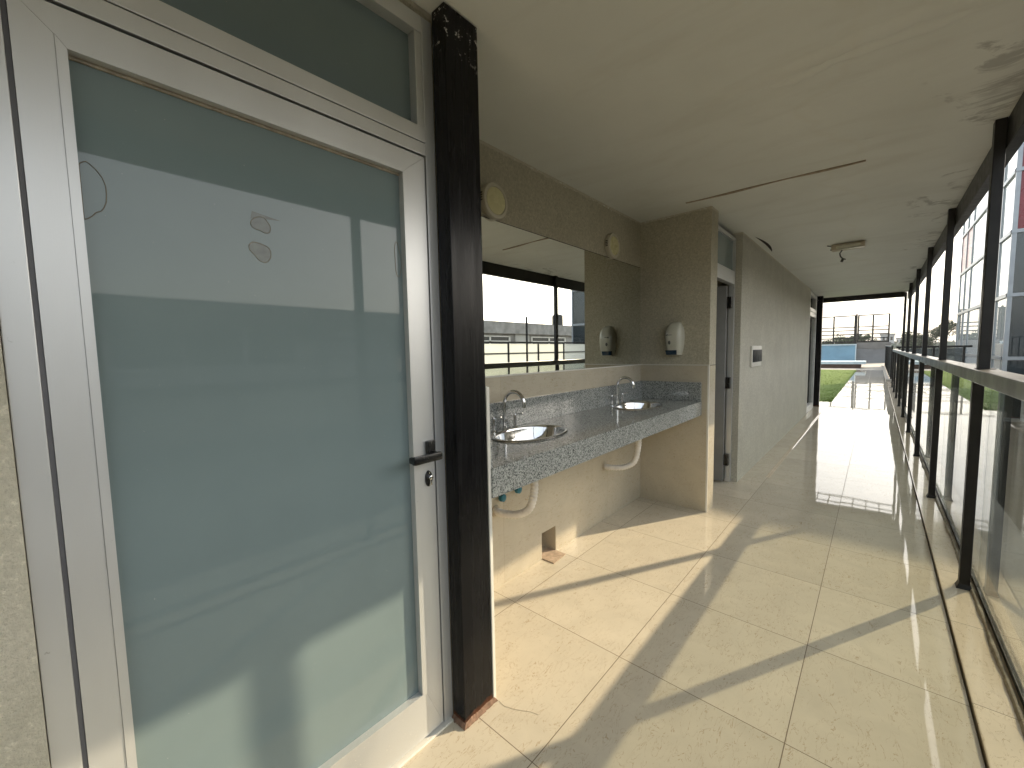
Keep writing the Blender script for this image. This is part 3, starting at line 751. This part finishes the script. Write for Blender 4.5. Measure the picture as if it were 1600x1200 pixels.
# buckled plaster skin where an old leak ran: two shallow ripples
bm = nb()
for LN, wd, hg in (([(-0.630,2.055),(-0.493,2.032),(-0.408,2.025),(-0.286,2.019),(-0.166,2.008),(-0.041,1.991),(0.070,1.998),(0.187,2.029),(0.280,2.045)], .055, .014), ([(-0.562,2.054),(-0.426,2.060),(-0.296,2.103),(-0.169,2.065),(-0.041,2.073),(0.090,2.087),(0.192,2.074),(0.287,2.088)], .035, .009)):
    P_ = []
    for i in range(len(LN)-1):
        for k in range(12):
            u = k/12; P_.append((LN[i][0]*(1-u)+LN[i+1][0]*u, LN[i][1]*(1-u)+LN[i+1][1]*u))
    prev = None
    for i, p in enumerate(P_):
        q = P_[min(i+3, len(P_)-1)]; r = P_[max(i-3, 0)]; d = Vector((q[0]-r[0], q[1]-r[1])).normalized(); n_ = Vector((-d.y, d.x))
        j = .02*noise.noise(Vector((i*.11, wd*100, 0))) + .008*noise.noise(Vector((i*.4, wd*90, 3))); e = max(0., math.sin(math.pi*i/(len(P_)-1)))**.5
        c_ = Vector(p) + n_*j; cur = []
        for u in range(9):
            a = (u-4)/4; cur.append(bm.verts.new((c_.x+n_.x*a*wd, c_.y+n_.y*a*wd, 2.4078 - hg*e*(math.cos(a*math.pi)*.5+.5))))
        if prev:
            for u in range(8): bm.faces.new((prev[u], cur[u], cur[u+1], prev[u+1]))
        prev = cur
rp = struct('ceiling_ripple', bm, 'ceiling')
for p in rp.data.polygons: p.use_smooth = True
t = thing('ceiling_lamp', 'broken rectangular ceiling lamp with loose hanging wires', 'lamp', (-.27, 5.72, ZC))
lb = B(-.405, -.130, 5.63, 5.76, 2.345, 2.402, .010)
obj('lamp_body', lb, 'lampbody', t, True)
obj('lamp_cover', B(-.365, -.165, 5.605, 5.634, 2.352, 2.378, .006), 'lampglass', t, True)
obj('lamp_tube', B(-.33, -.14, 5.60, 5.625, 2.336, 2.343, .002), 'lampglass', t)
obj('cover_plate', lathe(nb(), (-.28, 5.86, ZC-.0035), 'Z', [(.135, .003), (.13, 0), (.0001, 0)], 28, 1, .9), 'plate', t)
bm = nb(); tube(bm, [(-.30+.13*math.cos(a), 5.90+.10*math.sin(a), 2.398) for a in [k*.35 for k in range(12)]], .005, 6); tube(bm, [(-.44, 5.66, 2.402), (-.38, 5.75, 2.396), (-.30, 5.80, 2.392)], .005, 6)
obj('loose_cable', bm, 'wire', t, True)
bm = nb(); tube(bm, [(-.315, 5.78, 2.395), (-.318, 5.70, 2.34), (-.330, 5.62, 2.30), (-.322, 5.60, 2.262), (-.300, 5.60, 2.235)], .0062, 8)
tube(bm, [(-.300, 5.60, 2.235), (-.312, 5.60, 2.205)], .012, 8); tube(bm, [(-.303, 5.60, 2.238), (-.278, 5.60, 2.226)], .006, 6)
obj('hanging_wire', bm, 'wire', t, True)
# breaker box
t = thing('breaker_box', 'small white electrical box with dark window on the corridor wall', 'electrical box', (XS, 4.88, 1.23))
obj('box_body', B(XS, XS+.022, 4.81, 5.27, 1.120, 1.340, .005), 'white', t, True)
obj('dark_window', B(XS+.021, XS+.028, 4.835, 5.262, 1.168, 1.298, .002), 'navyblack', t, True)
# flaking paint along wall/ceiling joint and around the column head
random.seed(11); bm = nb()
for k in range(80):
    y = random.uniform(1.55, 3.40); s = random.uniform(.006, .022)
    x = XW-.010+random.uniform(0, .004); z = ZC - random.uniform(0, .02)
    bm.faces.new([bm.verts.new((x+random.uniform(0, .007), y+random.uniform(-s, s), z+random.uniform(-s, 0)*.8)) for _ in range(3)])
for k in range(50):
    x = random.uniform(-1.52, -1.0); s = random.uniform(.004, .014)
    bm.faces.new([bm.verts.new((x+random.uniform(-s, s), YR-random.uniform(.001, .006), ZC-random.uniform(0, .015))) for _ in range(3)])
stuff(obj('paint_flakes', bm, 'ceiling'))
# hairline cracks and smear in the floor: small real hair lying by the column foot
bm = nb(); tube(bm, [(-1.02, 1.034, .001), (-.99, 1.03, .001), (-.95, 1.045, .001), (-.90, 1.075, .001), (-.87, 1.085, .001)], .0005, 4)
solo('floor_crack', bm, 'lath', 'fine curved crack in the floor tile beside the column foot', 'crack')

# ================================================================== RAILING AND ROOF POSTS
YP = [3.16 + 1.745*k for k in range(-4, 9)]
t = thing('glass_railing', 'long dark railing with glass panels along the right side of the walkway', 'railing', (.41, 7, 0))
obj('handrail', B(.372, .455, -5.0, 17.35, 1.125, 1.190, .004), 'railtop', t)
for y in YP:
    bm = nb(); box(bm, .376, .417, y-.022, y+.022, .036, 1.1245, .002)
    p = obj('post', bm, 'rail', t)
    bm = nb(); lathe(bm, (.397, y, 0), 'Z', [(.044, .018), (.040, .024), (.030, .046), (.0001, .048)], 4, 1.0, 1.0)
    bmesh.ops.rotate(bm, verts=bm.verts[:], cent=(.397, y, 0), matrix=Matrix.Rotation(math.pi/4, 3, 'Z'))
    obj('post_foot', bm, 'rail', p)
for a, b in zip([-5.0]+YP, YP+[17.3]):
    if b-a < .3: continue
    g = obj('glass_panel', B(.4440, .4520, a+.004, b-.004, .042, 1.1235), 'glass', t)
    obj('glass_channel', B(.4410, .4560, a+.004, b-.004, .0185, .041), 'rail', g)
# rough mortar bead along the glass
random.seed(21); bm = nb(); N = 900; prev = None
for k in range(N+1):
    y = -2 + 20*k/N; w_ = .009 + .010*noise.noise(Vector((0, y*6, 0))) + .004*noise.noise(Vector((3, y*25, 0))); hh = .016+.008*noise.noise(Vector((7, y*14, 0)))
    x0 = .424 + .006*noise.noise(Vector((11, y*2.2, 0)))
    cur = [bm.verts.new(c) for c in ((x0-w_, y, .0175), (x0-w_*.4, y, .018+hh*.8), (x0+w_*.3, y, .018+hh), (x0+w_, y, .0175))]
    if prev:
        for i in range(3): bm.faces.new((prev[i], cur[i], cur[i+1], prev[i+1]))
    prev = cur
stuff(obj('mortar_bead', bm, 'putty'))
words_ = ['first', 'second', 'third', 'fourth', 'fifth', 'sixth']
first = None; kk = 0
for y in YP:
    if y > 12.2: continue
    if y < 1: lab = 'black steel roof post on the handrail behind the viewpoint'
    elif y < 3: lab = 'black steel roof post on the handrail seen only in the door glass reflection'
    else:
        lab = '%s black steel roof post on the handrail counting from the camera' % words_[kk]; kk += 1
    if first is None:
        first = thing('roof_post', lab, 'post', (.42, y, 1.19), 'roof posts standing on the handrail')
        obj('post_shaft', B(.390, .431, y-.026, y+.026, 1.1905, 2.4065, .003), 'rail', first)
        obj('foot_plate', B(.385, .450, y-.035, y+.035, 1.1905, 1.1945, .001), 'rail', first)
    else: dup(first, (0, y-YP[0], 0), lab)
t = thing('roof_beam', 'dark steel beam running along the outer roof edge above the railing', 'beam', (.42, 3, 2.3))
obj('beam_body', B(.4325, .480, -7, 11.79, 2.262, 2.4065, .002), 'rail', t)
# steel trellis fixed outside the roof end (seen only as a reflection in the polished floor)
t = thing('steel_trellis', 'slim steel lattice frame fixed above the end beam, mirrored in the floor', 'lattice', (-.3, 13, 2.5))
bm = nb()
for x in [-1.0+.235*k for k in range(7)]: box(bm, x, x+.018, 11.80, 13.0, 2.430, 2.450)
for y in (11.80, 12.15, 12.55, 13.0): box(bm, -1.02, .44, y, y+.02, 2.452, 2.474)
obj('lattice_bars', bm, 'rail', t)

# perpendicular railing across the gap
t = thing('cross_railing', 'dark railing crossing the gap between walkway and glass tower', 'railing', (1.2, 17.5, 0))
obj('handrail', B(.456, 2.04, 17.45, 17.51, 1.215, 1.275, .003), 'rail', t)
for x in (.50, 1.25, 1.86): obj('post', B(x, x+.05, 17.455, 17.505, 0, 1.2145), 'rail', t)
for a, b in ((.552, 1.248), (1.302, 1.858)): obj('glass_panel', B(a, b, 17.475, 17.483, .05, 1.2), 'tglass2', t)
struct('bridge_floor', B(.525, 2.40, 17.3, 30, -.35, -.01), 'concrete2')
# second railing further on
t = thing('far_railing', 'darker railing segment beyond the end of the glass railing', 'railing', (.4, 26, 0))
obj('handrail', B(.40, .46, 20.6, 34.5, 1.245, 1.300, .003), 'railtop', t)
for k in range(10): obj('post', B(.405, .455, 20.7+1.5*k, 20.76+1.5*k, .05, 1.2445), 'rail', t)
obj('infill_panel', B(.425, .435, 20.75, 34.3, .10, 1.24), 'rail', t)
obj('footing', B(.30, .52, 20.55, 36, -.3, .055, .01), 'path', t)

# ================================================================== FAR TERRACE
t = thing('blue_wall', 'low light blue rendered wall beyond the lawn with pale coping', 'wall', (-6, 41, 0))
obj('wall_body', B(-16, -1.225, 41.0, 41.25, 0, 1.36), 'blue', t)
obj('coping', B(-16, -1.16, 40.93, 41.32, 1.3605, 1.45, .01), 'bluecap', t)
obj('end_trim', B(-1.224, -1.165, 40.96, 41.25, 0, 1.36), 'bluecap', t)
t = thing('grey_wall', 'grey painted parapet wall right of the blue wall', 'wall', (-.2, 41.3, 0))
obj('wall_body', B(-1.15, .72, 41.3, 41.55, 0, 1.08), 'grey', t)
obj('upper_band', B(-1.16, .76, 41.27, 41.58, 1.0805, 1.55, .01), 'greytop', t)
obj('corner_block', B(.60, .80, 41.0, 41.25, 1.05, 1.50), 'greytop', t)
t = thing('blue_bench', 'pale blue slab bench on dark base in front of the blue wall', 'bench', (-3, 32, 0))
obj('seat_slab', B(-9, -.44, 31.2, 33.0, .235, .40, .01), 'bluecap', t)
obj('bench_base', B(-9, -.66, 31.3, 32.9, 0, .234), 'brick', t)
def screen(x0, x1, mids, lab):
    t = thing('metal_screen', lab, 'screen', ((x0+x1)/2, 41.6, 1.56), 'metal screens above the far walls')
    for x in [x0]+mids+[x1]: obj('upright', B(x-.05, x+.05, 41.60, 41.70, 1.50, 3.68), 'rail', t)
    for z, h in ((3.60, .08), (2.72, .07), (2.46, .07), (2.16, .07), (1.86, .07), (1.56, .10)): obj('crossbar', B(x0, x1, 41.605, 41.655, z, z+h), 'rail', t)
screen(-6.0, -1.32, [-3.65, -2.62], 'left tall metal screen frame above the blue wall')
screen(-1.12, .63, [-.27], 'right tall metal screen frame above the grey wall')
solo('screen_post', B(-1.29, -1.19, 41.68, 41.80, 0, 3.78), 'rail', 'thick dark post between the two metal screens', 'post')

# ================================================================== GLASS TOWER
TX0, TX1, TY0, TY1, TH = 2.42, 7.4, 16.0, 24.45, 7.05
t = thing('glass_tower', 'glazed building with grey mullions and red panels right of the walkway', 'building', (4.9, 20, 0))
zl = [-.62, .93, 2.51, 4.06, 5.53, 7.05]
yv = [16.0, 17.35, 19.55, 21.95, 23.2, 24.45]
xv = [2.42, 3.62, 4.86, 6.10, 7.40]
bm = nb()
for z in zl: box(bm, TX0-.045, TX0+.045, TY0-.045, TY1, z-.045, z+.045); box(bm, TX0-.045, TX1+.04, TY0-.047, TY0+.043, z-.043, z+.043); box(bm, TX1-.04, TX1+.05, TY0+.05, TY1, z-.04, z+.04)
obj('transom', bm, 'mullion', t)
for y in yv: obj('mullion', B(TX0-.032, TX0+.05, y-.035 if y > 16 else y-.03, y+.035, -6.9, TH-.05), 'mullion', t)
for x in xv[1:]: obj('mullion', B(x-.035, x+.035, TY0-.032, TY0+.05, -6.9, TH-.05), 'mullion', t)
for j, (a, b) in enumerate(zip(yv, yv[1:])):
    for i, (c, d) in enumerate(zip([-6.9]+zl, zl)):
        m = 'tglass'
        if i == 4 and j >= 3: m = 'redpanel2'
        obj('side_pane' if m == 'tglass' else 'red_panel', B(TX0-.006, TX0+.006, a+.04, b-.04, c+.05, d-.05), m, t)
for j, (a, b) in enumerate(zip(xv, xv[1:])):
    for i, (c, d) in enumerate(zip([-6.9]+zl, zl)):
        red = i >= 4
        obj('red_panel' if red else 'front_pane', B(a+.04, b-.04, TY0-.006, TY0+.006, c+.05, d-.05), 'redpanel' if red else ('tglass2' if i < 4 else 'tglass2'), t)
obj('roof', B(TX0, TX1, TY0, TY1, TH+.05, TH+.22), 'mullion', t)
obj('roof_sun_block', B(TX0+.1, 5.3, TY0, TY0+2, TH+.221, 7.78), 'mullion', t)  # unseen box added to keep the sun off the corridor wall
obj('far_side', B(TX1-.01, TX1+.03, TY0+.05, TY1, -6.9, TH-.02), 'concrete2', t)  # made opaque so no sun passes through the tower
obj('rear_sun_block', B(TX0+.06, TX1-.02, TY1-.15, TY1-.02, -6.9, TH-.02), 'concrete2', t)  # unseen opaque wall added to stop sun shining through the tower
bm = nb(); box(bm, TX0+.3, TX1-.1, TY0+2.2, TY1-.2, 4.0, 4.2); box(bm, TX0+.2, TX1-.1, TY0+.2, TY1-.2, -.3, -.05)
obj('floor_slab', bm, 'concrete2', t)
obj('inner_column', B(TX0+.10, TX0+.32, 18.0, 18.35, -6.9, TH-.1), 'concrete2', t)
obj('inner_column', B(TX0+.12, TX0+.42, 19.9, 20.3, -6.9, TH-.1), 'concrete', t)
obj('inner_column', B(TX0+.10, TX0+.30, 16.12, 16.40, -6.9, TH-.1), 'concrete', t)
bm = nb()
for z in (2.25, 1.85, 1.62, 1.38, 1.16): box(bm, TX0+.05, TX0+.08, 16.5, 17.3, z, z+.03); box(bm, TX0+.05, TX0+.08, 19.6, 21.0, z-.25, z-.22)
obj('louvre', bm, 'mullion', t)
bm = nb(); box(bm, 5.6, TX1-.1, 18.5, 18.7, 0, 3.9); box(bm, 3.2, 3.3, 18.9, 22, 0, 2.0)
obj('inner_wall', bm, 'dark', t)

# ================================================================== OPPOSITE SIDE (seen in the mirror and in the glass)
struct('outer_ledge', B(.5205, .80, -7, 15.9, -.35, .003), 'concrete')
struct('courtyard_terrace', B(5.6, 20.3, -12, 15.5, -.4, 0), 'roofing')
t = thing('opposite_building', 'long low concrete building across the courtyard with ribbon windows', 'building', (22, 14, 0))
obj('parapet', B(20, 26, -14, 46, 2.88, 3.85), 'concrete', t)
bm = nb(); box(bm, 20.35, 26, -14, 46, -7, 2.88)
obj('wall', bm, 'concrete', t)
for (a, b) in ((-9.5, -.5), (1.4, 8.5), (13.5, 20.0), (21.2, 25.9), (28.9, 34.2), (36, 44)):
    f = obj('window', B(20.30, 20.37, a, b, .86, 2.62), 'winglass', t)
    bm = nb(); n = max(2, round((b-a)/2.2))
    for k in range(n+1):
        y = a+(b-a)*k/n; box(bm, 20.22, 20.30, y-.08, y+.08, .8, 2.66)
    for z in (2.60, 2.20, .82): box(bm, 20.22, 20.30, a, b, z, z+.09)
    obj('window_frame', bm, 'white', f)
for a in (26.6, 9.8): obj('wall_panel', B(20.2, 20.34, a, a+1.9, 0, 2.87), 'concrete2', t)
t = thing('frosted_balustrade', 'black framed frosted glass balustrade on the opposite terrace', 'railing', (6, 10, 0))
obj('handrail', B(5.97, 6.03, -6, 15.4, 1.62, 1.67), 'rail', t)
obj('mid_rail', B(5.975, 6.025, -6, 15.4, 1.27, 1.30), 'rail', t)
for k in range(14): obj('post', B(5.975, 6.025, -6+1.6*k, -5.95+1.6*k, 0, 1.62), 'rail', t)
for k in range(13):
    if k < 7: continue
    obj('glass_panel', B(5.995, 6.003, -5.94+1.6*k, -4.42+1.6*k, .05, 1.26 if k < 9 else 1.60), 'bglass', t)
bm = nb(); box(bm, 5.88, 5.93, 10.85, 10.90, 0, 2.52); solo('terrace_pole', bm, 'rail', 'tall dark pole standing at the frosted balustrade', 'pole')
t = thing('water_tank', 'small black water tank standing on the roof of the opposite building', 'tank', (21, 34, 3.85))
obj('tank_body', lathe(nb(), (21, 34, 3.85), 'Z', [(.55, 0), (.55, 1.0), (.4, 1.15), (.0001, 1.2)], 20), 'tank', t, True)
obj('blue_box', B(20.5, 20.9, 29, 30, 3.86, 3.9), 'blue', t)

# ================================================================== TREES AND FAR HORIZON
def tree(x, y, topz, cr, seed, lab, mat='leaf', n=1500, flat=.65, base=-7):
    n = int(n*1.9)
    rnd = random.Random(seed)
    t = thing('tree', lab, 'tree', (x, y, base), 'trees beyond the terrace')
    cz = topz - cr*flat
    bm = nb(); tube(bm, [(x, y, base), (x+.2, y, base+(cz-base)*.5), (x-.1, y, cz)], [cr*.10, cr*.075, cr*.04], 8)
    for k in range(7):
        a = rnd.uniform(0, 6.28); e = (x+math.cos(a)*cr*.7, y+math.sin(a)*cr*.7, cz+rnd.uniform(-.1, .5)*cr*flat)
        tube(bm, [(x, y, cz-cr*.5), ((x+e[0])/2, (y+e[1])/2, (cz+e[2])/2-.1*cr), e], [cr*.04, cr*.03, cr*.012], 6)
    obj('trunk', bm, 'bark', t)
    bm = nb(); clumps = []
    for k in range(26):
        a = rnd.uniform(0, 6.28); rr = cr*rnd.random()**.5*.85; zz = rnd.uniform(-.8, .75)*cr*flat*(1-.5*(rr/cr)**2)
        clumps.append((x+rr*math.cos(a), y+rr*math.sin(a), cz+zz, cr*rnd.uniform(.16, .34)))
    for k in range(n):
        c = rnd.choice(clumps); d = Vector((rnd.gauss(0, 1), rnd.gauss(0, 1), rnd.gauss(0, .8))).normalized()*c[3]*rnd.uniform(.55, 1.05)
        p = Vector(c[:3])+d; s = cr*rnd.uniform(.035, .085)
        u = Vector((rnd.gauss(0, 1), rnd.gauss(0, 1), rnd.gauss(0, .5))).normalized(); v = u.orthogonal().normalized()
        bm.faces.new([bm.verts.new(p+q) for q in (u*s, v*s*.6, -u*s, -v*s*.6)])
    obj('crown', bm, mat, t)
tree(-3.3, 70, 2.95, 2.0, 1, 'dark pointed tree behind the left metal screen', n=1800, flat=.9)
tree(-1.75, 76, 3.0, 1.9, 2, 'dark rounded tree behind the right metal screen', n=1800, flat=.6)
tree(-4.6, 74, 2.3, 1.6, 3, 'low bushy tree far left behind the blue wall', n=1200)
tree(4.2, 84, 3.2, 2.2, 4, 'broad dark tree seen between the roof posts', n=1800, flat=.6)
tree(7.3, 84, 4.7, 1.7, 5, 'taller spreading tree beside the glass tower edge', n=1600, flat=.75)
tree(6.1, 86, 3.6, .8, 6, 'small loose branchy tree left of the taller spreading tree', n=300, flat=.6)
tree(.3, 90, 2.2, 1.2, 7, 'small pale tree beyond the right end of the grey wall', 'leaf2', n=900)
# far tree line: nobody could count it
rnd = random.Random(9); bm = nb()
for k in range(30000):
    a = rnd.uniform(-.75, 1.25); d = rnd.uniform(150, 420)
    x = math.sin(a)*d; y = math.cos(a)*d
    top = .9 + d*.0012 + 1.5*noise.noise(Vector((a*30, d*.01, 0))) + .8*noise.noise(Vector((a*95, d*.03, 4)))
    z = top - abs(rnd.gauss(0, 1.8)); s = rnd.uniform(.8, 2.0)
    u = Vector((rnd.gauss(0, 1), rnd.gauss(0, 1), rnd.gauss(0, .6))).normalized(); v = u.orthogonal().normalized()
    p = Vector((x, y, z)); bm.faces.new([bm.verts.new(p+q) for q in (u*s, v*s*.7, -u*s, -v*s*.7)])
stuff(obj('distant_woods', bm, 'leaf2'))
for (x, y, w_, h_, lab) in ((2.2, 160, 3.0, 4.6, 'pale distant block just right of the grey wall'), (9.5, 230, 7, 4.2, 'hazy distant building between two roof posts')):
    t = thing('distant_building', lab, 'building', (x, y, -7))
    obj('wall', B(x-w_/2, x+w_/2, y, y+6, -7, h_-.4), 'farwall', t); obj('roof', B(x-w_/2-.2, x+w_/2+.2, y-.2, y+6.2, h_-.4, h_), 'concrete', t)
    for i in range(3):
        for j in range(2): obj('window', B(x-w_/2+w_*(.15+.28*i), x-w_/2+w_*(.32+.28*i), y-.05, y-.01, h_-1.9-1.9*j, h_-.9-1.9*j), 'winglass', t)

hz = NG('thin warm haze'); pv = hz.n('ShaderNodeVolumePrincipled'); pv.inputs['Color'].default_value = (.93, .94, .95, 1)
pv.inputs['Density'].default_value = HAZE; pv.inputs['Anisotropy'].default_value = .3
hz.l(pv.outputs[0], hz.out.inputs['Volume'])
stuff(obj('haze', B(-1600, 1600, -1300, 2600, -8.0, 13.0), hz.m))

# ------------------------------------------------------------------ clean helper props
for o in bpy.data.objects:
    if '_w' in o.keys(): del o['_w']
